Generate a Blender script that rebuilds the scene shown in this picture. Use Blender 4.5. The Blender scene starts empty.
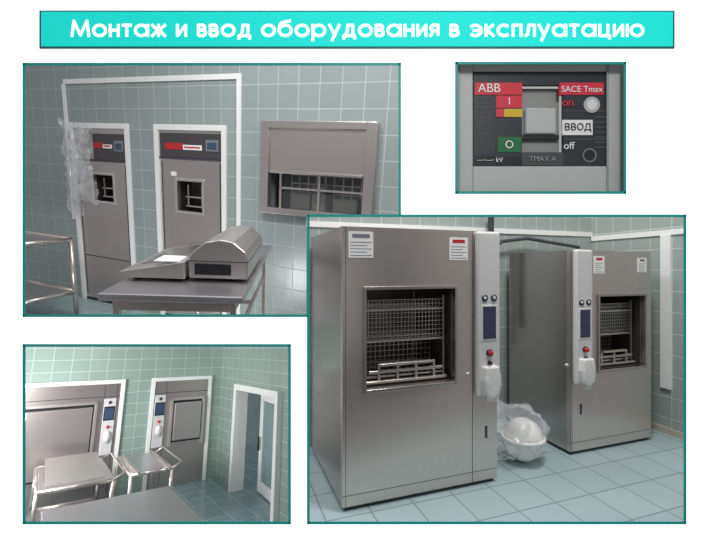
import bpy, bmesh, math, random
from mathutils import Matrix, Vector, noise
random.seed(4)
S=bpy.context.scene
try:
    S.view_settings.view_transform='Standard'
except Exception: pass
EYE=1.55
# ---------------------------------------------------------------- room poses
def rotm(y,p,r):
    y,p,r=map(math.radians,(y,p,r))
    Ry=Matrix.Rotation(y,4,'Z');Rp=Matrix.Rotation(p,4,'X')
    cr,sr=math.cos(r),math.sin(r)
    Rr=Matrix(((cr,0,sr,0),(0,1,0,0),(-sr,0,cr,0),(0,0,0,1)))
    return Rr@Rp@Ry
T0=Matrix.Translation((0,0,EYE))
ROOM={0:T0.copy(),1:T0@rotm(-19.62,11.99,3.86),3:T0@rotm(38.57,-11.01,-.11),4:T0@rotm(18.9,0,0)}
# openings in the display board, metres on the board plane y=1.3
BY=1.3
def bx(u): return (u-360)/400*BY
def bz(v): return EYE-(v-270)/400*BY
OPEN={1:(24,64,400,315),3:(24,345,290,523),4:(308,216,685,523),2:(456,64,625,193)}
# ---------------------------------------------------------------- materials
def newmat(n):
    m=bpy.data.materials.new(n);m.use_nodes=True
    return m,m.node_tree,m.node_tree.nodes['Principled BSDF']
def srgb(r,g,b):
    f=lambda c:(c/255/12.92 if c<=10 else ((c/255+.055)/1.055)**2.4)
    return (f(r),f(g),f(b),1)
def plain(n,c,rough=.5,metal=0,emis=0,alpha=1,trans=0):
    m,nt,b=newmat(n)
    b.inputs['Base Color'].default_value=srgb(*c);b.inputs['Roughness'].default_value=rough;b.inputs['Metallic'].default_value=metal
    b.inputs['Alpha'].default_value=alpha
    b.inputs['Transmission Weight'].default_value=trans
    if emis:
        b.inputs['Emission Color'].default_value=srgb(*c);b.inputs['Emission Strength'].default_value=emis
    nz=nt.nodes.new('ShaderNodeTexNoise');nz.inputs['Scale'].default_value=30
    bp=nt.nodes.new('ShaderNodeBump');bp.inputs['Strength'].default_value=.03;bp.inputs['Distance'].default_value=.002
    nt.links.new(nz.outputs[0],bp.inputs['Height']);nt.links.new(bp.outputs[0],b.inputs['Normal'])
    return m
def steel(n,c,rough=.33,scale=(60,60,1.2),amt=.05,wave=.2,dr=.1):
    m,nt,b=newmat(n);L=nt.links.new
    tc=nt.nodes.new('ShaderNodeTexCoord');mp=nt.nodes.new('ShaderNodeMapping');mp.inputs['Scale'].default_value=scale
    nz=nt.nodes.new('ShaderNodeTexNoise');nz.inputs['Scale'].default_value=3;nz.inputs['Detail'].default_value=4
    L(tc.outputs['Object'],mp.inputs[0]);L(mp.outputs[0],nz.inputs[0])
    mr=nt.nodes.new('ShaderNodeMapRange');mr.inputs[3].default_value=rough-dr/3;mr.inputs[4].default_value=rough+dr
    L(nz.outputs[0],mr.inputs[0]);L(mr.outputs[0],b.inputs['Roughness'])
    mx=nt.nodes.new('ShaderNodeMixRGB');a=srgb(*c);mx.inputs[1].default_value=[x*(1-amt) for x in a[:3]]+[1];mx.inputs[2].default_value=[min(1,x*(1+amt)) for x in a[:3]]+[1]
    L(nz.outputs[0],mx.inputs[0]);L(mx.outputs[0],b.inputs['Base Color'])
    # very slight panel waviness, as in rolled sheet
    n2=nt.nodes.new('ShaderNodeTexNoise');n2.inputs['Scale'].default_value=1.4;n2.inputs['Detail'].default_value=0;L(tc.outputs['Object'],n2.inputs[0])
    bp=nt.nodes.new('ShaderNodeBump');bp.inputs['Strength'].default_value=wave;bp.inputs['Distance'].default_value=.03
    L(n2.outputs[0],bp.inputs['Height']);L(bp.outputs[0],b.inputs['Normal'])
    b.inputs['Metallic'].default_value=.9
    return m
def tile(n,c,grout,sx,sy,ax='xz',w=.012,rough=.25,var=.06,off=(0,0)):
    """ceramic tiles: grid of grout lines in object space"""
    m,nt,b=newmat(n);L=nt.links.new
    tc=nt.nodes.new('ShaderNodeTexCoord');sp=nt.nodes.new('ShaderNodeSeparateXYZ');L(tc.outputs['Object'],sp.inputs[0])
    def M(op,a,bb=None,cc=None):
        q=nt.nodes.new('ShaderNodeMath');q.operation=op
        for i,v in enumerate((a,bb,cc)):
            if v is None: continue
            if isinstance(v,(int,float)): q.inputs[i].default_value=v
            else: L(v,q.inputs[i])
        return q.outputs[0]
    o={'x':sp.outputs[0],'y':sp.outputs[1],'z':sp.outputs[2]}
    masks=[];cells=[]
    for a,s,of in ((ax[0],sx,off[0]),(ax[1],sy,off[1])):
        q=M('DIVIDE',M('ADD',o[a],of+100*s),s);fr=M('FRACT',q);cells.append(M('FLOOR',q))
        d=M('MINIMUM',fr,M('SUBTRACT',1.0,fr))
        masks.append(M('LESS_THAN',d,w/s/2))
    mk=M('MAXIMUM',masks[0],masks[1])
    cb=nt.nodes.new('ShaderNodeCombineXYZ');L(cells[0],cb.inputs[0]);L(cells[1],cb.inputs[1])
    wn=nt.nodes.new('ShaderNodeTexWhiteNoise');L(cb.outputs[0],wn.inputs[0])
    nz=nt.nodes.new('ShaderNodeTexNoise');nz.inputs['Scale'].default_value=9;nz.inputs['Detail'].default_value=5;L(tc.outputs['Object'],nz.inputs[0])
    f=M('ADD',M('MULTIPLY',wn.outputs[0],.6),M('MULTIPLY',nz.outputs[0],.4))
    mx=nt.nodes.new('ShaderNodeMixRGB');a=srgb(*c)
    mx.inputs[1].default_value=[x*(1-var) for x in a[:3]]+[1];mx.inputs[2].default_value=[x*(1+var) for x in a[:3]]+[1];L(f,mx.inputs[0])
    m2=nt.nodes.new('ShaderNodeMixRGB');L(mk,m2.inputs[0]);L(mx.outputs[0],m2.inputs[1]);m2.inputs[2].default_value=srgb(*grout)
    L(m2.outputs[0],b.inputs['Base Color'])
    r=M('ADD',M('MULTIPLY',mk,.4),rough);L(r,b.inputs['Roughness'])
    bp=nt.nodes.new('ShaderNodeBump');bp.inputs['Strength'].default_value=.3;bp.inputs['Distance'].default_value=.004;bp.invert=True
    L(mk,bp.inputs['Height']);L(bp.outputs[0],b.inputs['Normal'])
    return m
STEEL=steel('brushed_steel',(212,202,196),.27)
STEEL1=steel('brushed_steel_soft',(206,198,196),.3,(60,60,1.2),.03,.08,.04)
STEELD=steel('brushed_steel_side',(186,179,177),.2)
STEELT=steel('steel_tabletop',(204,198,203),.28,(3,60,60))
DARK=plain('dark_plastic',(35,36,42),.35)
FASC=plain('fascia_plastic',(72,68,72),.3)
WHITEP=plain('white_plastic',(222,222,222),.4)
TRIM=plain('white_trim',(238,240,238),.5)
LABEL=plain('paper_label',(240,240,240),.7)
REDL=plain('red_label',(190,35,45),.5)
RED=plain('red_button',(200,30,25),.35)
SCREEN=plain('lcd_screen',(60,80,105),.15)
SCREEN2=plain('lcd_screen_dark',(56,62,88),.15)
WIRE=steel('wire_steel',(215,208,202),.3)
FILM=plain('plastic_film',(225,230,235),.12,alpha=.25)
CER=plain('white_ceramic',(228,227,223),.3)
INK=plain('ink_grey',(70,70,80),.7)
PALEINK=plain('ink_pale',(120,122,135),.7)
PIPE=plain('pipe_dark',(62,64,70),.4)
TEAL=plain('teal_frame',(0,138,132),.5,emis=.25)  # slight self-glow keeps the frame colour up; it is no lamp
# ---------------------------------------------------------------- builders
class Grp:
    def __init__(s,name,k,base,rz=0,local=False,scale=1):
        s.k=k;s.e=bpy.data.objects.new(name,None);s.e.empty_display_size=.1
        S.collection.objects.link(s.e)
        s.M=ROOM[k]@Matrix.Translation(base)@Matrix.Rotation(math.radians(rz),4,'Z')@Matrix.Scale(scale,4)
        s.e.matrix_world=s.M
        s.base=Vector(base) if rz==0 and not local else Vector((0,0,0))
        s.parts=[]
    def add(s,name,me,mat,bevel=0,smooth=False):
        me.transform(Matrix.Translation(-s.base))
        o=bpy.data.objects.new(name,me);S.collection.objects.link(o)
        o.parent=s.e;me.materials.append(mat) if not me.materials else None
        if bevel:
            b=o.modifiers.new('b','BEVEL');b.width=bevel;b.segments=3;b.limit_method='ANGLE'
        if smooth:
            for p in me.polygons:p.use_smooth=True
        s.parts.append(o);return o
    def box(s,name,x,y,z,mat,bevel=.004):
        return s.add(name,boxmesh([(x,y,z)]),mat,bevel)
    def boxes(s,name,lst,mat,bevel=0):
        return s.add(name,boxmesh(lst),mat,bevel)
    def cyl(s,name,p0,p1,r,mat,seg=20,r2=None):
        return s.add(name,cylmesh([(p0,p1,r,r2)],seg),mat,0,True)
    def tube(s,name,pts,r,mat,res=8):
        c=bpy.data.curves.new(name,'CURVE');c.dimensions='3D';c.bevel_depth=r;c.bevel_resolution=4
        sp=c.splines.new('POLY');sp.points.add(len(pts)-1)
        for i,p in enumerate(pts): sp.points[i].co=(*(Vector(p)-s.base),1)
        o=bpy.data.objects.new(name,c);S.collection.objects.link(o);o.parent=s.e;c.materials.append(mat);return o
    def text(s,name,body,pos,size,mat,rx=90,w=None,align='CENTER'):
        c=bpy.data.curves.new(name,'FONT');c.body=body;c.size=size;c.align_x=align;c.align_y='CENTER';c.extrude=.0008
        o=bpy.data.objects.new(name,c);S.collection.objects.link(o);o.parent=s.e
        o.location=Vector(pos)-s.base;o.rotation_euler=(math.radians(rx),0,0);c.materials.append(mat)
        if w:
            bpy.context.view_layer.update()
            if o.dimensions.x>0: o.scale.x=w/o.dimensions.x
        return o
def boxmesh(lst,name='m'):
    me=bpy.data.meshes.new(name);bm=bmesh.new()
    for x,y,z in lst:
        m=Matrix.Translation(((x[0]+x[1])/2,(y[0]+y[1])/2,(z[0]+z[1])/2))@Matrix.Diagonal((abs(x[1]-x[0]),abs(y[1]-y[0]),abs(z[1]-z[0]),1))
        bmesh.ops.create_cube(bm,size=1,matrix=m)
    bm.to_mesh(me);bm.free();return me
def cylmesh(lst,seg=16):
    me=bpy.data.meshes.new('c');bm=bmesh.new()
    for p0,p1,r,r2 in lst:
        p0=Vector(p0);p1=Vector(p1);d=p1-p0
        m=Matrix.Translation((p0+p1)/2)@d.to_track_quat('Z','Y').to_matrix().to_4x4()
        bmesh.ops.create_cone(bm,cap_ends=True,segments=seg,radius1=r,radius2=r if r2 is None else r2,depth=d.length,matrix=m)
    bm.to_mesh(me);bm.free();return me
def single(name,k,me,mat):
    o=bpy.data.objects.new(name,me);S.collection.objects.link(o);o.matrix_world=ROOM[k]
    if not me.materials: me.materials.append(mat)
    return o
def clip(o,k,l,t,r,b):
    """trim a room surface to the part that can be seen through its opening (plus margins)"""
    bpy.context.view_layer.update()
    if o.type!='MESH': return
    u0,v0,u1,v1=OPEN[k];u0-=l;v0-=t;u1+=r;v1+=b
    c=Vector((0,0,EYE))
    pl=[Vector((1,-(u0-360)/400,0)),Vector((-1,(u1-360)/400,0)),Vector((0,-(270-v0)/400,1))*-1,Vector((0,-(270-v1)/400,1))]
    Mi=o.matrix_world.inverted();bm=bmesh.new();bm.from_mesh(o.data)
    for n in pl:
        n=n.normalized();co=Mi@c;no=(Mi.to_3x3()@n).normalized()
        g=bmesh.ops.bisect_plane(bm,geom=bm.verts[:]+bm.edges[:]+bm.faces[:],plane_co=co,plane_no=no,clear_inner=True)
        ed=[e for e in g['geom_cut'] if isinstance(e,bmesh.types.BMEdge)]
        if ed:
            try: bmesh.ops.holes_fill(bm,edges=ed,sides=0)
            except Exception: pass
    bm.to_mesh(o.data);bm.free()
def holed(x,z,y,holes,axis='y'):
    """slab with rectangular holes. x,z,y ranges; holes (x0,x1,z0,z1)"""
    xs=sorted({x[0],x[1],*[h[i] for h in holes for i in(0,1)]});zs=sorted({z[0],z[1],*[h[i] for h in holes for i in(2,3)]})
    xs=[a for a in xs if x[0]<=a<=x[1]];zs=[a for a in zs if z[0]<=a<=z[1]]
    out=[]
    for i in range(len(xs)-1):
        for j in range(len(zs)-1):
            cx=(xs[i]+xs[i+1])/2;cz=(zs[j]+zs[j+1])/2
            if any(h[0]<cx<h[1] and h[2]<cz<h[3] for h in holes): continue
            out.append(((xs[i],xs[i+1]),y,(zs[j],zs[j+1])) if axis=='y' else (y,(xs[i],xs[i+1]),(zs[j],zs[j+1])))
    return out
def bars(x,z,y,nx,nz,t=.003):
    o=[]
    for i in range(nx+1):
        a=x[0]+(x[1]-x[0])*i/nx;o.append(((a-t,a+t),(y-t,y+t),z))
    for i in range(nz+1):
        a=z[0]+(z[1]-z[0])*i/nz;o.append((x,(y-t,y+t),(a-t,a+t)))
    return o
def barsxy(x,y,z,nx,ny,t=.003):
    o=[]
    for i in range(nx+1):
        a=x[0]+(x[1]-x[0])*i/nx;o.append(((a-t,a+t),y,(z-t,z+t)))
    for i in range(ny+1):
        a=y[0]+(y[1]-y[0])*i/ny;o.append((x,(a-t,a+t),(z-t,z+t)))
    return o
def crumple(cx,cy,cz,sx,sy,sz,seed,amp=.25,sub=4,power=1):
    me=bpy.data.meshes.new('film');bm=bmesh.new();bmesh.ops.create_icosphere(bm,subdivisions=sub,radius=1)
    for v in bm.verts:
        d=v.co.normalized();n=noise.noise(d*2.3+Vector((seed,0,0)))+.6*abs(noise.noise(d*6+Vector((0,seed,0))))
        v.co=Vector((d.x*sx,d.y*sy,d.z*sz))*(1+amp*n)+Vector((cx,cy,cz))
    bm.to_mesh(me);bm.free();return me
# ================================================================= display board
board_holes=[(bx(a),bx(c),bz(d),bz(b)) for a,b,c,d in OPEN.values()]
me=boxmesh(holed((bx(-260),bx(980)),(bz(740),bz(-200)),(BY,BY+.006),board_holes))
WB=plain('board_white_glow',(255,255,255),.8,emis=1.0);WBK=plain('board_back',(120,122,124),.8)  # board front made emissive so it reads pure white without lighting
me.materials.append(WB);me.materials.append(WBK)
for p in me.polygons: p.material_index=0 if p.normal.y<-.5 else 1
o=bpy.data.objects.new('display_board',me);S.collection.objects.link(o)
FW=2.6
def frame(name,rect,segs):
    g=Grp(name,0,(bx(rect[0]),BY-.003-0,bz(rect[3])-EYE));u0,v0,u1,v1=rect
    for i,(a,b,c,d) in enumerate(segs):
        g.box(f'rail_{i+1}',(bx(a),bx(c)),(BY-.002,BY-.0003),(bz(d)-EYE,bz(b)-EYE),TEAL,0)
def fr(u0,v0,u1,v1,w=FW): return [(u0,v0,u1,v0+w),(u0,v1-w,u1,v1),(u0,v0,u0+w,v1),(u1-w,v0,u1,v1)]
frame('picture_frame',(308,215,686,524),fr(307,214.5,686,524))
frame('picture_frame',(23,63,401,316),[(23,63,401,65.6),(23,63,25.6,317),(23,314.4,308,317),(398.4,63,401,215)])
frame('picture_frame',(23,344,291,524),fr(23,344,291,524))
frame('picture_frame',(455,62,626,194),fr(455,62,626,194))
# title banner : letters built from strokes (geometric sans, x-height 1)
g=Grp('title_sign',0,(bx(357),BY-.006,bz(48)-EYE))
CY=plain('turquoise_panel',(0,205,195),.7,emis=.55);CYB=plain('turquoise_edge',(20,100,105),.6)  # emission added to the sign panel to brighten it; not a lit sign
WT=plain('white_letters',(255,255,255),.6,emis=.9)  # letters given their own glow to stay white
g.box('edge',(bx(40),bx(674)),(BY-.003,BY-.0003),(bz(49)-EYE,bz(11)-EYE),CYB,0)
g.box('panel',(bx(42),bx(672)),(BY-.004,BY-.003),(bz(47)-EYE,bz(12.5)-EYE),CY,0)
def arc(cx,cy,rx,ry,a0,a1,n=22):
    return [(cx+rx*math.cos(math.radians(a0+(a1-a0)*i/n)),cy+ry*math.sin(math.radians(a0+(a1-a0)*i/n))) for i in range(n+1)]
O=arc(.47,.5,.47,.5,0,360)
GL={'М':(1.3,[[(0,0),(.14,1.4),(.65,.05),(1.16,1.4),(1.3,0)]]),
'о':(.94,[O]),'н':(.62,[[(0,0),(0,1)],[(.62,0),(.62,1)],[(0,.52),(.62,.52)]]),
'т':(.6,[[(0,1),(.6,1)],[(.3,0),(.3,1)]]),'а':(.96,[O,[(.96,0),(.96,1)]]),
'ж':(.96,[[(.48,0),(.48,1)],[(0,1),(.42,.52),(0,0)],[(.96,1),(.54,.52),(.96,0)]]),
'и':(.64,[[(0,1),(0,0),(.64,1),(.64,0)]]),
'в':(.56,[[(0,0),(0,1),(.28,1)]+arc(.28,.77,.22,.23,90,-90,10)+[(0,.54)],[(0,.54),(.3,.54)]+arc(.3,.27,.26,.27,90,-90,10)+[(0,0)]]),
'д':(.84,[[(0,-.26),(0,0),(.84,0),(.84,-.26)],[(.12,0),(.27,.4),(.3,1),(.7,1),(.7,0)]]),
'б':(.94,[O,[(0,.5),(.02,.95),(.16,1.2),(.42,1.32),(.82,1.4)]]),
'р':(.94,[[(0,1),(0,-.42)],O]),
'у':(.74,[[(0,1),(.39,.06)],[(.74,1),(.2,-.42)]]),
'я':(.58,[[(.58,0),(.58,1),(.28,1)]+arc(.28,.74,.26,.26,90,270,10)+[(.58,.48)],[(.24,.46),(0,0)]]),
'э':(.82,[arc(.36,.5,.46,.5,140,-140),[(.25,.5),(.8,.5)]]),
'к':(.58,[[(0,0),(0,1)],[(.53,1),(.06,.52),(.58,0)]]),
'с':(.8,[arc(.47,.5,.47,.5,45,315)]),'п':(.62,[[(0,0),(0,1),(.62,1),(.62,0)]]),
'л':(.68,[[(0,.0),(.16,.12),(.24,1),(.68,1),(.68,0)]]),
'ц':(.76,[[(0,1),(0,0),(.76,0),(.76,-.24)],[(.62,0),(.62,1)]]),
'ю':(1.22,[[(0,0),(0,1)],[(0,.5),(.3,.5)],arc(.76,.5,.46,.5,0,360)])}
def lettering(txt,xl,xr,zbase,sy,t,y):
    gap=.36;pos=0;st=[]
    for ch in txt:
        if ch==' ': pos+=.62;continue
        w,ss=GL[ch]
        for s_ in ss: st.append([(pos+a,b) for a,b in s_])
        pos+=w+gap
    pos-=gap;sx=(xr-xl)/pos
    me=bpy.data.meshes.new('letters');bm=bmesh.new()
    for i,s_ in enumerate(st):
        P=[Vector((xl+a*sx,zbase+b*sy)) for a,b in s_]
        closed=(P[0]-P[-1]).length<1e-4
        for j,(a,b) in enumerate(zip(P,P[1:])):
            d=(b-a)
            if d.length<1e-6: continue
            u=d.normalized()*t*.42
            if not closed and len(P)<12:
                if j==0: a=a-u
                if j==len(P)-2: b=b+u
            nrm=Vector((-d.y,d.x)).normalized()*t/2
            q=[bm.verts.new((p.x,y,p.y)) for p in (a-nrm,b-nrm,b+nrm,a+nrm)];bm.faces.new(q)
        for p in P[1:-1]:
            bm.faces.new([bm.verts.new((p.x+t/2*math.cos(k*math.pi/5),y-.00005,p.y+t/2*math.sin(k*math.pi/5))) for k in range(10)])
    bm.to_mesh(me);bm.free();return me
PX=BY/400
g.add('lettering',lettering('Монтаж и ввод оборудования в эксплуатацию',bx(73),bx(642),bz(36.5)-EYE,10.5*PX,2.7*PX,BY-.0046),WT)
# ================================================================= breaker close-up
DY=BY+.045
k=DY/400
def px(u): return (u-360)*k
def pz(v): return -(v-270)*k
HOUS=plain('breaker_housing',(186,190,188),.5);BF=plain('breaker_face',(46,48,56),.45);BR=plain('breaker_red',(215,45,65),.5);BRM=plain('breaker_recess',(150,152,150),.4)
BG=plain('breaker_green',(20,110,60),.5);BYE=plain('breaker_yellow',(215,180,40),.5);BW=plain('breaker_white',(240,240,240),.5)
g=Grp('circuit_breaker',0,(px(540),DY,pz(193)))
B=lambda n,a,b,c,d,y0,y1,m,bv=.0: g.box(n,(px(a),px(c)),(DY-y0,DY+y1),(pz(d),pz(b)),m,bv)
g.boxes('housing_surround',[((px(x0),px(x1)),(DY-.012,DY+.03),(pz(z1),pz(z0))) for x0,z0,x1,z1 in ((445,50,472,205),(606,50,640,205),(472,50,606,73),(472,167,606,205))],HOUS,.004)
g.boxes('housing_rim',[((px(x0),px(x1)),(DY-.016,DY-.01),(pz(z1),pz(z0))) for x0,z0,x1,z1 in ((604,50,606,205),(622,50,628,205),(448,50,459,205))],BRM,.002)
g.boxes('face_plate',holed((px(473),px(607)),(pz(169),pz(73)),(DY-.008,DY+.004),[(px(521),px(562),pz(153),pz(86))]),BF,0)
B('toggle_well',521,86,562,153,-.02,.03,BRM)
B('toggle_lever',526,108,556,134,.004,.02,HOUS,.006)
B('toggle_lip',523,134,560,139,-.004,.01,DARK,.002)
B('red_bar_a',474,84,521,96,.010,.0,BR);B('red_bar_b',558,84,602,96,.010,0,BR)
B('on_mark',495,97,521,109,.010,0,BR);B('yellow_mark',495,110,521,118,.010,0,BYE)
B('red_mark',495,110,503,118,.0105,0,BR);B('green_mark',497,138,520,153,.010,0,BG)
B('white_label',561,121,591,136,.010,0,BW);B('off_field',474,157,521,166,.009,0,DARK);B('lower_bar',521,153,562,166,.009,0,plain('breaker_mid',(70,72,76),.5))
g.add('seal_sticker',cylmesh([((px(590),DY-.011,pz(106)),(px(590),DY,pz(106)),8*k,None)],32),plain('seal_grey',(190,195,200),.25,.3))
g.add('seal_ring',cylmesh([((px(590),DY-.0115,pz(106)),(px(590),DY,pz(106)),5*k,None)],32),plain('seal_light',(225,225,215),.3))
g.add('knob_ring',cylmesh([((px(588),DY-.0095,pz(156)),(px(588),DY,pz(156)),7*k,None)],32),plain('knob_grey',(120,122,126),.4))
g.add('knob_cap',cylmesh([((px(588),DY-.010,pz(156)),(px(588),DY,pz(156)),5.5*k,None)],32),DARK)
for n,b,u,v,s,m in (('letters_a','ABB',488,90,.042,BW),('letters_b','SACE Tmax',580,91,.028,BW),('letters_i','I',508,103,.034,BW),('letters_on','on',566,104,.038,BR),('letters_o','O',508,146,.036,BW),('letters_off','off',567,147,.034,BW),('letters_label','ВВОД',576,128.5,.032,DARK),('letters_low','TMAX A',541,160,.024,BRM),('letters_l2','—·—· kV',489,161,.022,BW)):
    g.text(n,b,(px(u),DY-.012,pz(v)),s,m)
g.boxes('hatch_lines',[((px(475),px(493)),(DY-.009,DY-.007),(pz(v+.5),pz(v-.5))) for v in range(100,154,5)]+[((px(u-.4),px(u+.4)),(DY-.009,DY-.007),(pz(154),pz(98))) for u in range(476,494,4)],plain('hatch',(85,88,96),.6))
g.boxes('side_hatch',[((px(563),px(605)),(DY-.009,DY-.007),(pz(v+.4),pz(v-.4))) for v in (112,140)]+[((px(593),px(605)),(DY-.009,DY-.007),(pz(v+.5),pz(v-.5))) for v in range(118,150,5)],plain('hatch2',(85,88,96),.6))
# ================================================================= ROOM 4 : two washer machines
W4=tile('wall_tile_grey',(160,171,168),(196,203,200),.2,.2,'xz',.008)
W4y=tile('wall_tile_grey_side',(160,171,168),(196,203,200),.2,.2,'yz',.008)
F4=tile('floor_tile_blue',(162,183,187),(126,142,147),.3,.3,'xy',.01,.3)
m4=(1.5,1.5,60,60)
FL=-1.55
o=single('wall_back',4,boxmesh([((-.5,4.1),(3.47,3.6),(FL,1.6))]),W4);clip(o,4,*m4)
o=single('wall_right',4,boxmesh([((3.98,4.1),(-.5,3.47),(FL,1.6))]),W4y);clip(o,4,*m4)
o=single('floor',4,boxmesh([((-.5,4.1),(.6,3.6),(FL-.08,FL))]),F4);clip(o,4,*m4)
o=single('trim_1',4,boxmesh([((-.3,3.98),(3.455,3.47),(.38,.43))]),TRIM);clip(o,4,*m4)
o=single('trim_2',4,boxmesh([((3.965,3.98),(1.2,3.46),(.33,.38)),((3.955,3.98),(2.60,2.69),(-1.12,.33))]),TRIM);clip(o,4,*m4)
o=single('baseboard_right',4,boxmesh([((3.965,3.98),(1.2,3.46),(FL,FL+.06))]),plain('skirting_beige',(190,180,165),.5));clip(o,4,*m4)
o=single('wall_pipe',4,cylmesh([((2.55,3.38,-.6),(2.55,3.38,.9),.03,None),((2.55,3.38,.20),(2.68,3.38,.29),.018,None),((2.68,3.38,.29),(3.0,3.38,.33),.018,None),((3.0,3.38,.33),(3.7,3.38,.25),.018,None)]),PIPE);clip(o,4,*m4)
def washer(x0,x1,y0,y1,h,col,win,scr,labels,nrack):
    g=Grp('washer_disinfector',4,((x0+x1)/2,(y0+y1)/2,FL))
    wx0,wx1,wz0,wz1=win
    ft=.035
    z0=FL+.03
    g.boxes('front_panel',holed((x0,x1),(z0,h),(y0,y0+ft),[(wx0,wx1,wz0,wz1)]),STEEL,.0)
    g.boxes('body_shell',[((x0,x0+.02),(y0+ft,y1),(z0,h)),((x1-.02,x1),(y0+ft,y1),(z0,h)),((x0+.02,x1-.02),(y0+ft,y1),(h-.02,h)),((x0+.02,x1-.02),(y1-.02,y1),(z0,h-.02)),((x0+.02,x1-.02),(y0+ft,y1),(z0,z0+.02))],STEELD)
    g.boxes('plinth',[((x0+.02,x1-.02),(y0+.02,y1-.02),(FL,z0))],DARK)
    sx=col[0]-.01
    g.boxes('panel_seams',[((sx-.002,sx+.002),(y0-.0015,y0+.01),(z0,h)),((x0,x1),(y0-.0015,y0+.01),(FL+.10,FL+.103)),((x0+.02,x0+.023),(y0-.0015,y0+.01),(z0,h))],INK)
    cd=y0+.62
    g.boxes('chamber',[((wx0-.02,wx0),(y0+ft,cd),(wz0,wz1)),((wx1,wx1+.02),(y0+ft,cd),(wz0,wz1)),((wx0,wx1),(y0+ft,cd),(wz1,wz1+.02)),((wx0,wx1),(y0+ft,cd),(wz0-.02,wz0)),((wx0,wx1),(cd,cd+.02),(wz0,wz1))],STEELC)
    fw=.022
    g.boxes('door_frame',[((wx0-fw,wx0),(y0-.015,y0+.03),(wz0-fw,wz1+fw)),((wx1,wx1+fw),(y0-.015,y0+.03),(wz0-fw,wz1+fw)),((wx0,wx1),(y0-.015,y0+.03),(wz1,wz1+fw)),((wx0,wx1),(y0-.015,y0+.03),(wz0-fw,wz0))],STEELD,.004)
    H=wz1-wz0;r=[]
    m=.03
    for f in (.08,.45,.78):
        z=wz0+H*f;r+=barsxy((wx0+m,wx1-m),(y0+.1,cd-.05),z,12,6,.0025)
        r+=[((wx0+m,wx1-m),(y0+.095,y0+.105),(z-.008,z+.004))]
    r+=bars((wx0+m,wx1-m),(wz0+H*.45,wz0+H*.88),y0+.11,22,9,.0018)
    r+=bars((wx0+m,wx1-m),(wz0+H*.1,wz0+H*.4),y0+.3,16,5,.002)
    r+=bars((wx0+m,wx1-m),(wz0+H*.45,wz0+H*.8),cd-.06,16,6,.002)
    for xx in (wx0+m,wx1-m):
        for yy in (y0+.1,cd-.05): r.append(((xx-.006,xx+.006),(yy-.006,yy+.006),(wz0,wz1-.05)))
    g.boxes('wire_racks',r,WIRE)
    t=[]
    for i in range(nrack): 
        a=wx0+.12+i*(wx1-wx0-.24)/max(1,nrack-1);t.append(((a-.008,a+.008),(y0+.07,y0+.09),(wz0+.02,wz0+H*.22)))
    t+=[((wx0+.05,wx1-.05),(y0+.07,y0+.09),(wz0+H*.12,wz0+H*.15)),((wx0+.12,wx1-.14),(y0+.05,y0+.09),(wz0+H*.2,wz0+H*.225)),((wx0+.02,wx1-.02),(y0+.06,y0+.10),(wz0+.012,wz0+.03))]
    g.boxes('loading_rail',t,WIRE,.003)
    c0,c1,cz0,cz1=col
    g.box('control_column',(c0,c1),(y0-.05,y0+.0),(cz0,cz1),COLM,.02)
    sx0,sx1,sz0,sz1=scr;yy=y0-.0505
    g.box('screen_bezel',(sx0-.012,sx1+.012),(yy-.004,yy+.01),(sz0-.012,sz1+.012),WHITEP,.003)
    g.box('touch_screen',(sx0,sx1),(yy-.006,yy+.01),(sz0,sz1),SCREEN2,.001)
    w=sx1-sx0
    for i,f in enumerate((.15,.85)):
        a=sx0+w*f;g.cyl(f'gauge_{i+1}',(a,yy-.006,sz1+.06),(a,yy+.01,sz1+.06),.024,DARK);g.cyl(f'gauge_face_{i+1}',(a,yy-.008,sz1+.06),(a,yy,sz1+.06),.012,WHITEP)
    a=(sx0+sx1)/2
    g.cyl('stop_button',(a,yy-.03,sz0-.10),(a,yy,sz0-.10),.016,RED);g.cyl('stop_collar',(a,yy-.008,sz0-.10),(a,yy,sz0-.10),.026,DARK)
    g.cyl('lock_knob',(a,yy-.02,sz0-.17),(a,yy,sz0-.17),.014,DARK)
    # paper holder: tapered pouch with drooping strip
    pr=[(-.055,.22),(.055,.22),(.07,.12),(.055,.03),(.0,-.01),(-.055,.03),(-.068,.12)]
    mh=bpy.data.meshes.new('h');bm=bmesh.new();A=[bm.verts.new((a+x,yy-.05,cz0+z)) for x,z in pr];Bv=[bm.verts.new((a+x*1.1,yy+.01,cz0+z)) for x,z in pr]
    bm.faces.new(A);bm.faces.new(Bv[::-1])
    for i in range(len(pr)): bm.faces.new((A[i],Bv[i],Bv[(i+1)%len(pr)],A[(i+1)%len(pr)]))
    bmesh.ops.recalc_face_normals(bm,faces=bm.faces[:]);bm.to_mesh(mh);bm.free()
    g.add('paper_holder',mh,CER,.014,False)
    g.add('wrapping',crumple(a,yy-.035,cz0+.10,.065,.035,.11,x0,.3),FILM,0,False)
    g.tube('handle_strap',[(a+.05,yy-.02,cz0+.2),(a+.075,yy-.02,cz0+.08),(a+.04,yy-.02,cz0-.03),(a-.04,yy-.02,cz0-.02)],.006,CER)
    g.cyl('hatch_key',(c0-.05,y0-.006,cz0+.16),(c0-.05,y0+.01,cz0+.16),.012,WHITEP)
    g.box('lower_latch',((c0+c1)/2,(c0+c1)/2+.018),(y0-.004,y0+.01),(FL+.33,FL+.42),INK,.001)
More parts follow.
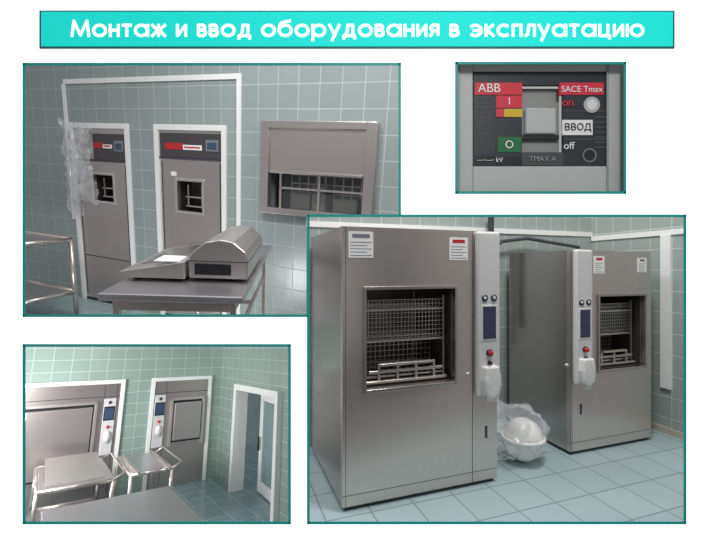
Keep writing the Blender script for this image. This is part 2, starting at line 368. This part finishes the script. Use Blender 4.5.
    for i,(a,b,c,d) in enumerate(labels):
        g.box(f'label_{i+1}',(a,b),(y0-.003,y0+.004),(c,d),LABEL,.0)
        n=7
        g.boxes(f'label_print_{i+1}',[((a+.012,b-.012-(.03 if j%2 else 0)),(y0-.004,y0),(c+(d-c)*(j+.6)/(n+1),c+(d-c)*(j+.8)/(n+1))) for j in range(n-2)],PALEINK)
        g.boxes(f'label_brand_{i+1}',[((a+.025,b-.025),(y0-.0045,y0),(d-(d-c)*.24,d-(d-c)*.1))],REDL if i==len(labels)-1 and x0<2 or i==0 and x0>2 else PALEINK)
    return g
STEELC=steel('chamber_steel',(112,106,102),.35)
COLM=plain('column_grey',(215,214,215),.35,.1)
washer(.72,1.90,2.45,3.40,.28,(1.70,1.895,-.90,.275),(.88,1.54,-.78,-.13),(1.74,1.85,-.49,-.26),[(.76,.93,.08,.25),(1.50,1.65,.07,.23)],4)
washer(2.74,3.69,2.59,3.34,.165,(2.755,2.94,-.95,.17),(3.06,3.60,-.86,-.23),(2.79,2.90,-.56,-.33),[(3.0,3.12,-.03,.12),(3.52,3.63,-.02,.11)],3)
g=Grp('plastic_wrapped_basin',4,(2.25,2.75,FL))
g.add('basin',crumple(2.30,2.64,FL+.18,.16,.15,.17,3,.0),CER,0,True)
g.add('basin_rim',cylmesh([((2.30,2.64,FL+.19),(2.30,2.64,FL+.21),.172,None)],40),CER,.004,True)
g.add('wrapping_film',crumple(2.27,2.73,FL+.22,.25,.22,.21,7,.35,5),FILM,0,False)
g.add('film_tail',crumple(2.10,2.85,FL+.3,.12,.1,.27,2,.5,4),FILM,0,False)
# ================================================================= ROOM 1 : wall of pass-through units
W1=tile('wall_tile_bluegrey',(150,161,161),(178,187,187),.3,.3,'xz',.012)
m1=(60,60,45,13)
F1=-2.3
WIN=(-3.08,-1.72,-.38,.08)
o=single('wall_back',1,boxmesh(holed((-9.5,-.3),(F1-.3,3),(4.8,4.95),[(-6.84,-5.70,F1,.60),(-5.03,-3.88,F1,.60),WIN])),W1);clip(o,1,*m1)
o=single('floor',1,boxmesh([((-9.5,-3.2),(1.5,4.9),(F1-.1,F1))]),F4);clip(o,1,*m1)
o=single('trim_1',1,boxmesh([((-6.98,-3.56),(4.78,4.8),(1.27,1.34)),((-3.63,-3.56),(4.78,4.8),(F1,1.27)),((-7.02,-6.95),(4.78,4.8),(-.9,1.27))]),TRIM);clip(o,1,*m1)
def passthru(x0,x1,ctrl,label,disp,win,extra):
    g=Grp('steam_sterilizer',1,((x0+x1)/2,4.8,F1));y=4.8
    fw=.08
    g.boxes('surround',[((x0,x0+fw),(y-.03,y+.05),(F1,.68)),((x1-fw,x1),(y-.03,y+.05),(F1,.68)),((x0+fw,x1-fw),(y-.03,y+.05),(.60,.68))],TRIM,.004)
    a,b=x0+fw,x1-fw
    wx0,wx1,wz0,wz1=win
    g.boxes('door_panel',holed((a,b),(F1+.05,ctrl[2]-.03),(y+.0,y+.05),[win]),STEEL1,0)
    g.box('top_panel',(a,b),(y-.01,y+.05),(ctrl[3],.60),STEEL1,.004)
    g.box('side_panel',(a,ctrl[0]),(y-.01,y+.05),(ctrl[2],ctrl[3]),STEEL1,.004)
    g.box('control_fascia',(ctrl[0],b),(y-.02,y+.05),(ctrl[2],ctrl[3]),FASC,.004)
    g.boxes('door_seam',[((a,b),(y-.012,y+.04),(ctrl[2]-.03,ctrl[2])),((a+.03,a+.045),(y-.006,y),(F1+.1,ctrl[2]-.06)),((b-.05,b-.035),(y-.006,y),(F1+.1,ctrl[2]-.06)),((a+.03,b-.035),(y-.006,y),(-1.5,-1.485))],INK)
    lm=(label[0]+label[1])/2
    g.box('red_strip',(label[0],lm),(y-.026,y),(label[2],label[3]),REDL,.0)
    g.box('white_strip',(lm,label[1]),(y-.026,y),(label[2],label[3]-.02),LABEL,.0)
    g.boxes('strip_print',[((lm+.02,label[1]-.03),(y-.028,y),(label[2]+.025,label[2]+.045))],REDL)
    g.box('display',(disp[0],disp[1]),(y-.028,y),(disp[2],disp[3]),plain('disp_grey',(120,125,135),.3),.003)
    g.box('display_glass',(disp[0]+.03,disp[1]-.03),(y-.032,y),(disp[2]+.03,disp[3]-.04),SCREEN,.002)
    g.boxes('window_frame',[((wx0-.045,wx0),(y-.02,y+.05),(wz0-.045,wz1+.045)),((wx1,wx1+.045),(y-.02,y+.05),(wz0-.045,wz1+.045)),((wx0,wx1),(y-.02,y+.05),(wz1,wz1+.045)),((wx0,wx1),(y-.02,y+.05),(wz0-.045,wz0))],WIREB,.01)
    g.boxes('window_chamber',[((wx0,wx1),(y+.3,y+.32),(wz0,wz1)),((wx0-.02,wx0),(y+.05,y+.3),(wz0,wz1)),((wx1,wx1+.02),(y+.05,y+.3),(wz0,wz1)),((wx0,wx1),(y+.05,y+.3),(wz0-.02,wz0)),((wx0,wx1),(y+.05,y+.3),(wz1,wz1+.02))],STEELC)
    g.boxes('inner_shelf',[((wx0+.05,wx1-.05),(y+.1,y+.2),(wz0+.06,wz0+.08)),((wx0+.05,wx1-.05),(y+.1,y+.2),(wz0+.2,wz0+.22)),((wx0+.09,wx0+.11),(y+.1,y+.12),(wz0+.06,wz1-.05)),((wx1-.11,wx1-.09),(y+.1,y+.12),(wz0+.06,wz1-.05))],WIRE)
    g.box('label',(wx0-.12,wx0-.02),(y-.004,y+.01),(wz1+.07,wz1+.13),LABEL,0)
    g.box('kick_plate',(a,b),(y+.0,y+.05),(F1,F1+.05),DARK,0)
    for p in g.parts: clip(p,1,*m1)
WIREB=steel('window_bezel_steel',(228,224,220),.3,(60,60,1.2),.03,.05,.04)
passthru(-6.92,-5.62,(-6.40,0,.12,.52),(-6.37,-5.98,.30,.38),(-5.93,-5.74,.26,.42),(-6.46,-6.02,-.54,-.12),0)
passthru(-5.11,-3.80,(-5.00,0,.22,.56),(-4.90,-4.22,.33,.42),(-4.15,-3.93,.32,.48),(-4.70,-4.24,-.56,-.12),0)
# pass-through hatch window
g=Grp('pass_through_hatch',1,(-2.4,4.8,-.45));y=4.8
x0,x1,z0,z1=-3.20,-1.58,-.46,.74
g.boxes('outer_frame',[((x0,WIN[0]),(y-.08,y+.02),(z0,z1)),((WIN[1],x1),(y-.08,y+.02),(z0,z1)),((WIN[0],WIN[1]),(y-.08,y+.02),(z1-.09,z1)),((WIN[0],WIN[1]),(y-.08,y+.02),(z0,WIN[2]))],STEEL1,.006)
g.box('sliding_sash',(WIN[0],WIN[1]),(y-.05,y+.0),(WIN[3],z1-.09),STEEL1,.004)
g.box('sash_handle',(WIN[0]+.02,WIN[1]-.02),(y-.075,y-.04),(WIN[3]+.0,WIN[3]+.035),STEEL1,.006)
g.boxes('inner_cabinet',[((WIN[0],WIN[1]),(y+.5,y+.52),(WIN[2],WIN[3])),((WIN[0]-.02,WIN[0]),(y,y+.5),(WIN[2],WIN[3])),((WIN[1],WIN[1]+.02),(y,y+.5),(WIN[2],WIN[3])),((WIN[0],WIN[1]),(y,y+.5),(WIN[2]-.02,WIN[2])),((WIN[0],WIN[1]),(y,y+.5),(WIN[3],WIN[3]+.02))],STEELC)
g.boxes('stored_boxes',[((WIN[0]+.2,WIN[0]+.5),(y+.2,y+.4),(WIN[2],WIN[2]+.22)),((WIN[0]+.55,WIN[0]+.75),(y+.15,y+.4),(WIN[2],WIN[2]+.34)),((WIN[0]+.85,WIN[0]+1.2),(y+.2,y+.4),(WIN[2],WIN[2]+.18))],plain('beige_boxes',(150,140,130),.6),.01)
g.boxes('glazing_bars',[((WIN[0]+.12,WIN[0]+.15),(y+.02,y+.04),(WIN[2],WIN[3])),((WIN[0]+.7,WIN[0]+.73),(y+.02,y+.04),(WIN[2],WIN[3])),((WIN[0]+.12,WIN[1]),(y+.02,y+.04),(WIN[2]+.26,WIN[2]+.285))],WIRE)
g.boxes('inner_racks',bars((WIN[0]+.15,WIN[1]-.02),(WIN[2],WIN[3]),y+.3,9,4,.008),WIRE)
g.box('glass',(WIN[0]+.12,WIN[1]),(y+.045,y+.05),(WIN[2],WIN[3]),plain('hatch_glass',(120,130,135),.05,alpha=.15),0)
# hanging plastic film beside the first unit
def sheet(x0,x1,z0,z1,y,amp,seed,n=26):
    me=bpy.data.meshes.new('sheet');bm=bmesh.new();vs=[]
    for i in range(n+1):
        row=[]
        for j in range(n+1):
            a=i/n;b=j/n;x=x0+(x1-x0)*a;z=z0+(z1-z0)*b
            q=Vector((a*3,b*4,seed));d=noise.noise(q)+.5*noise.noise(q*2.7)
            e=noise.noise(Vector((b*3,seed,a)))*.15*(1 if a>.5 else -1)
            row.append(bm.verts.new((x+e,y-.08-abs(d)*amp,z+noise.noise(Vector((a*3,seed,0)))*.12)))
        vs.append(row)
    for i in range(n):
        for j in range(n): bm.faces.new((vs[i][j],vs[i+1][j],vs[i+1][j+1],vs[i][j+1]))
    bm.to_mesh(me);bm.free();return me
g=Grp('plastic_sheeting',1,(-6.8,4.7,-.6))
g.add('film',sheet(-6.8,-6.2,-.6,.6,4.76,.2,2.2),FILM,0,False)
g.add('film_fold',sheet(-6.85,-6.5,-.8,.66,4.74,.15,5.2),FILM,0,False)
# tool table with heat sealer
def table(name,kk,base,rz,w,d,top,leg_h,mat,legs=True,t=.05,rail=.25):
    g=Grp(name,kk,base,rz,True)
    g.box('top',(-w/2,w/2),(-d/2,d/2),(-t,0),mat,.01)
    e=.04
    L=[]
    for sx in (-1,1):
        for sy in (-1,1):
            cx=sx*(w/2-.08);cy=sy*(d/2-.08);L.append(((cx-e/2,cx+e/2),(cy-e/2,cy+e/2),(-leg_h,-t)))
    g.boxes('legs',L,STEEL,.004)
    g.boxes('apron',[((-w/2+.08,w/2-.08),(sy*(d/2-.08)-.015,sy*(d/2-.08)+.015),(-t-.08,-t)) for sy in (-1,1)]+[((sx*(w/2-.08)-.015,sx*(w/2-.08)+.015),(-d/2+.08,d/2-.08),(-t-.08,-t)) for sx in (-1,1)],STEEL)
    if rail: g.boxes('lower_rails',[((sx*(w/2-.08)-.015,sx*(w/2-.08)+.015),(-d/2+.08,d/2-.08),(-leg_h+rail,-leg_h+rail+.03)) for sx in (-1,1)]+[((-w/2+.08,w/2-.08),(-.015,.015),(-leg_h+rail,-leg_h+rail+.03))],STEEL)
    return g
TB=(-2.56,3.0,-.8)
g=table('steel_table',1,TB,28,.92,2.3,0,1.5,STEELT,rail=1.1)
for p in g.parts: clip(p,1,*m1)
c28,s28=math.cos(math.radians(28)),math.sin(math.radians(28))
dy=-.52
g=Grp('heat_sealer',1,(TB[0]-dy*s28,TB[1]+dy*c28,TB[2]),28,True,.78)
def prism(prof,x0,x1):
    me=bpy.data.meshes.new('p');bm=bmesh.new()
    a=[bm.verts.new((x0,y,z)) for y,z in prof];b=[bm.verts.new((x1,y,z)) for y,z in prof]
    bm.faces.new(a);bm.faces.new(b[::-1]);n=len(prof)
    for i in range(n): bm.faces.new((a[i],b[i],b[(i+1)%n],a[(i+1)%n]))
    bmesh.ops.recalc_face_normals(bm,faces=bm.faces[:]);bm.to_mesh(me);bm.free();return me
SE=steel('sealer_steel',(214,208,205),.35,(60,60,1.2),.03,.05,.04)
def prismy(prof,y0,y1):
    me=prism(prof,y0,y1);me.transform(Matrix(((0,1,0,0),(1,0,0,0),(0,0,1,0),(0,0,0,1))));
    bm=bmesh.new();bm.from_mesh(me);bmesh.ops.recalc_face_normals(bm,faces=bm.faces[:]);bm.to_mesh(me);bm.free();return me
g.add('feed_tray',prismy([(-.60,.03),(-.60,.09),(-.02,.2),(-.02,.03)],-.35,.95),SE,.01)
g.add('tray_groove',prismy([(-.5,.112),(-.5,.118),(-.1,.194),(-.1,.188)],-.1,.8),STEELD)
g.boxes('paper_sheet',[((-.3,-.08),(-.34,-.05),(.19,.2))],LABEL)
prof=[(.0,.03),(.0,.24),(.05,.30),(.16,.39),(.30,.42),(.42,.40),(.53,.31),(.56,.25),(.56,.03)]
g.add('roller_housing',prismy(prof,-.3,1.05),SE,.014,False)
g.boxes('housing_seam',[((-.003,.563),(-.303,1.053),(.20,.208))],INK)
g.box('control_pad',(.06,.40),(-.315,-.3),(.07,.18),DARK,.004)
g.boxes('feet',[((x-.03,x+.03),(y-.03,y+.03),(0,.03)) for x in (-.5,.45) for y in (-.2,.8)],DARK)
def cart(name,kk,base,rz,w,d,h,mat,shelf=.25,tray=True,r=.02):
    g=Grp(name,kk,base,rz,True)
    P=[(sx*w/2,sy*d/2) for sx in(-1,1) for sy in(-1,1)]
    g.add('posts',cylmesh([((x,y,.08),(x,y,h),r,None) for x,y in P]),STEEL,0,True)
    def ring(z): return [((-w/2,-d/2,z),(w/2,-d/2,z),r,None),((-w/2,d/2,z),(w/2,d/2,z),r,None),((-w/2,-d/2,z),(-w/2,d/2,z),r,None),((w/2,-d/2,z),(w/2,d/2,z),r,None)]
    g.add('frame_rails',cylmesh(ring(h)+ring(shelf)),STEEL,0,True)
    if tray: g.box('top_tray',(-w/2+.02,w/2-.02),(-d/2+.02,d/2-.02),(h-.03,h-.005),mat,.004)
    g.box('lower_shelf',(-w/2+.02,w/2-.02),(-d/2+.02,d/2-.02),(shelf-.01,shelf+.005),mat,.004)
    g.add('wheels',cylmesh([((x-.015,y,.04),(x+.015,y,.04),.04,None) for x,y in P]),DARK,0,True)
    return g
g=cart('service_trolley',1,(-6.75,3.6,F1),0,1.6,.8,1.24,STEELT,.45,True,.032)
for p in g.parts: clip(p,1,*m1)
# ================================================================= ROOM 3 : steriliser doors
W3=tile('wall_tile_green',(148,168,160),(178,193,187),.2,.15,'xz',.008)
W3y=tile('wall_tile_green_side',(148,168,160),(178,193,187),.2,.15,'yz',.008)
W3b=tile('wall_tile_blue_far',(180,205,210),(155,180,186),.2,.2,'yz',.008)
F3=tile('floor_tile_teal',(124,150,156),(160,178,182),.25,.25,'xy',.012,.2)
STEEL3=steel('brushed_steel_door',(196,187,184),.3,(60,60,1.2),.03,.05,.03)
m3=(60,13,8,60);F=-1.92
DH=(4.49,5.68)
o=single('wall_back',3,boxmesh([((-1.2,2.35),(6.5,6.6),(F,.5))]),W3);clip(o,3,*m3)
o=single('wall_right',3,boxmesh(holed((2.5,6.5),(F,.5),(2.35,2.45),[(DH[0],DH[1],F,-.58)],'x')),W3y);clip(o,3,*m3)
o=single('wall_corridor',3,boxmesh([((3.6,3.7),(3.0,8.5),(F,.5))]),W3b);clip(o,3,*m3)
o=single('floor',3,boxmesh([((-1.2,3.7),(1.8,8.5),(F-.08,F))]),F3);clip(o,3,*m3)
g=Grp('door_frame',3,(2.35,5.0,F))
g.boxes('jambs',[((2.28,2.47),(DH[0]-.08,DH[0]),(F,-.50)),((2.28,2.47),(DH[1],DH[1]+.08),(F,-.50)),((2.28,2.47),(DH[0],DH[1]),(-.58,-.50))],TRIM,.008)
g=Grp('door_1',3,(2.50,4.52,F),84,True)
wd=.98
g.boxes('leaf',holed((0,wd),(0.02,1.32),(-.02,.02),[(.12,wd-.12,.16,1.2)]),TRIM,.004)
g.box('glass_pane',(.12,wd-.12),(-.005,.005),(.16,1.2),plain('door_glass',(150,175,178),.1,alpha=.6),0)
g.cyl('handle',(wd-.07,.05,.55),(wd-.07,.05,.72),.015,DARK)
for p in g.parts: clip(p,3,*m3)
def ster(x0,x1,col,hatch,full):
    g=Grp('sterilizer_door_unit',3,((x0+x1)/2,6.5,F));y=6.5;t=-.42
    g.boxes('surround',[((x0,x0+.05),(y-.04,y),(F,t)),((x1-.05,x1),(y-.04,y),(F,t)),((x0+.05,x1-.05),(y-.04,y),(t-.05,t))],TRIM,.003)
    a,b=x0+.05,x1-.05
    g.box('steel_front',(a,b),(y-.03,y),(F,t-.05),STEEL3,.003)
    c0,c1=col
    g.boxes('fascia_seams',[((c0-.006,c0),(y-.033,y),(F,t-.05)),((c1,c1+.006),(y-.033,y),(F,t-.05)),((a,b),(y-.033,y),(t-.22,t-.212))],INK)
    g.box('control_strip',(c0,c1),(y-.05,y-.02),(F+.55,t-.24),COLM,.006)
    m=(c0+c1)/2;w=(c1-c0)*.36
    g.box('screen',(m-w,m+w),(y-.056,y-.03),(t-.5,t-.36),SCREEN,.002)
    g.box('screen_rim',(m-w-.012,m+w+.012),(y-.053,y-.03),(t-.52,t-.34),DARK,.002)
    g.cyl('stop_button',(m,y-.07,t-.6),(m,y-.04,t-.6),.018,RED)
    g.cyl('gauge',(m,y-.06,t-.29),(m,y-.04,t-.29),.02,DARK)
    g.add('paper_holder',crumple(m,y-.07,t-.72,.04,.03,.07,2,.1,3),CER,0,True)
    h0,h1,hz0,hz1=hatch
    g.box('hatch_slab',(h0,h1),(y-.10,y-.02),(hz0,hz1),STEEL1,.012)
    g.boxes('hatch_rails',[((h0-.05,h0-.015),(y-.08,y-.02),(hz0-.08,hz1+.06)),((h1+.015,h1+.05),(y-.08,y-.02),(hz0-.08,hz1+.06)),((h0-.05,h1+.05),(y-.08,y-.02),(hz1+.03,hz1+.06))],WIREB,.004)
    g.boxes('hatch_shadow_gap',[((h0-.015,h1+.015),(y-.035,y-.02),(hz0-.03,hz1+.03))],DARK,0)
    for p in g.parts: clip(p,3,*m3)
ster(-.12,1.03,(.80,.94),(-.0,.68,-1.55,-.75),1)
ster(1.36,2.21,(1.42,1.56),(1.68,2.06,-1.30,-.78),0)
def tray_cart(name,base,rz,w,d,h,tilt):
    g=cart(name,3,base,rz,w,d,h,STEELT,.14,False)
    g.box('deck',(-w/2+.01,w/2-.01),(-d/2+.01,d/2-.01),(h+.0,h+.02),STEELT,.004)
    if tilt:
        me=boxmesh([((-w*.4,w*.4),(-d*.42,d*.42),(0,.012))]);me.transform(Matrix.Translation((0,0,h+.06))@Matrix.Rotation(math.radians(6),4,'X'));g.add('loose_sheet',me,SE)
    else:
        g.boxes('runner_rails',[((-w*.4,-w*.36),(-d/2-.12,d/2),(h+.02,h+.05)),((w*.36,w*.4),(-d/2-.12,d/2),(h+.02,h+.05))],STEEL)
    g.tube('push_handle',[(w/2,-d/2,h),(w/2+.1,-d/2,h+.06),(w/2+.1,d/2,h+.06),(w/2,d/2,h)],.012,STEEL)
    for p in g.parts: clip(p,3,*m3)
tray_cart('loading_trolley',(.48,5.6,F),0,.62,1.0,.58,True)
tray_cart('loading_trolley',(1.15,5.5,F),0,.40,.85,.60,False)
g=table('steel_table',3,(.68,3.72,F+.62),0,.98,1.4,0,.62,STEELT,rail=.1)
for p in g.parts: clip(p,3,*m3)
# ================================================================= camera, light
cam=bpy.data.objects.new('camera',bpy.data.cameras.new('camera'));S.collection.objects.link(cam)
cam.location=(0,0,EYE);cam.rotation_euler=(math.pi/2,0,0);cam.data.lens=20;cam.data.sensor_width=36;S.camera=cam;cam.data.clip_start=.05
w=bpy.data.worlds.new('w');S.world=w;w.use_nodes=True;nt=w.node_tree;bg=nt.nodes['Background']
tc=nt.nodes.new('ShaderNodeTexCoord');sp=nt.nodes.new('ShaderNodeSeparateXYZ');mr=nt.nodes.new('ShaderNodeMapRange');mr.inputs[1].default_value=-.4;mr.inputs[2].default_value=.8
cr=nt.nodes.new('ShaderNodeMixRGB');cr.inputs[1].default_value=(.26,.26,.265,1);cr.inputs[2].default_value=(.70,.70,.70,1)
nt.links.new(tc.outputs['Generated'],sp.inputs[0]);nt.links.new(sp.outputs[2],mr.inputs[0]);nt.links.new(mr.outputs[0],cr.inputs[0]);nt.links.new(cr.outputs[0],bg.inputs[0]);bg.inputs[1].default_value=.75
def area(n,loc,tgt,size,e,c=(1,1,1)):
    l=bpy.data.lights.new(n,'AREA');l.size=size;l.energy=e;l.color=c;o=bpy.data.objects.new(n,l);S.collection.objects.link(o);o.location=loc
    o.rotation_euler=(Vector(tgt)-Vector(loc)).to_track_quat('-Z','Y').to_euler()
area('room_fill_light',(1.3,2.0,4.6),(1.5,2.9,0.5),.7,110,(1,.98,.95))  # added fill light above the washer room, not a real fixture
area('room_fill_light',(-1.6,2.6,5.4),(-1.6,5,2),1.2,95)  # added fill light high over room 1, not a real fixture
area('room_fill_light',(-3.6,3.4,.3),(-2.4,6,-.4),.8,55)  # added fill light, low on the left, brightens room 3
area('breaker_fill_light',(.3,-.6,3.0),(.6,1.3,2.0),.5,20)  # added fill light, put in to brighten the recessed breaker
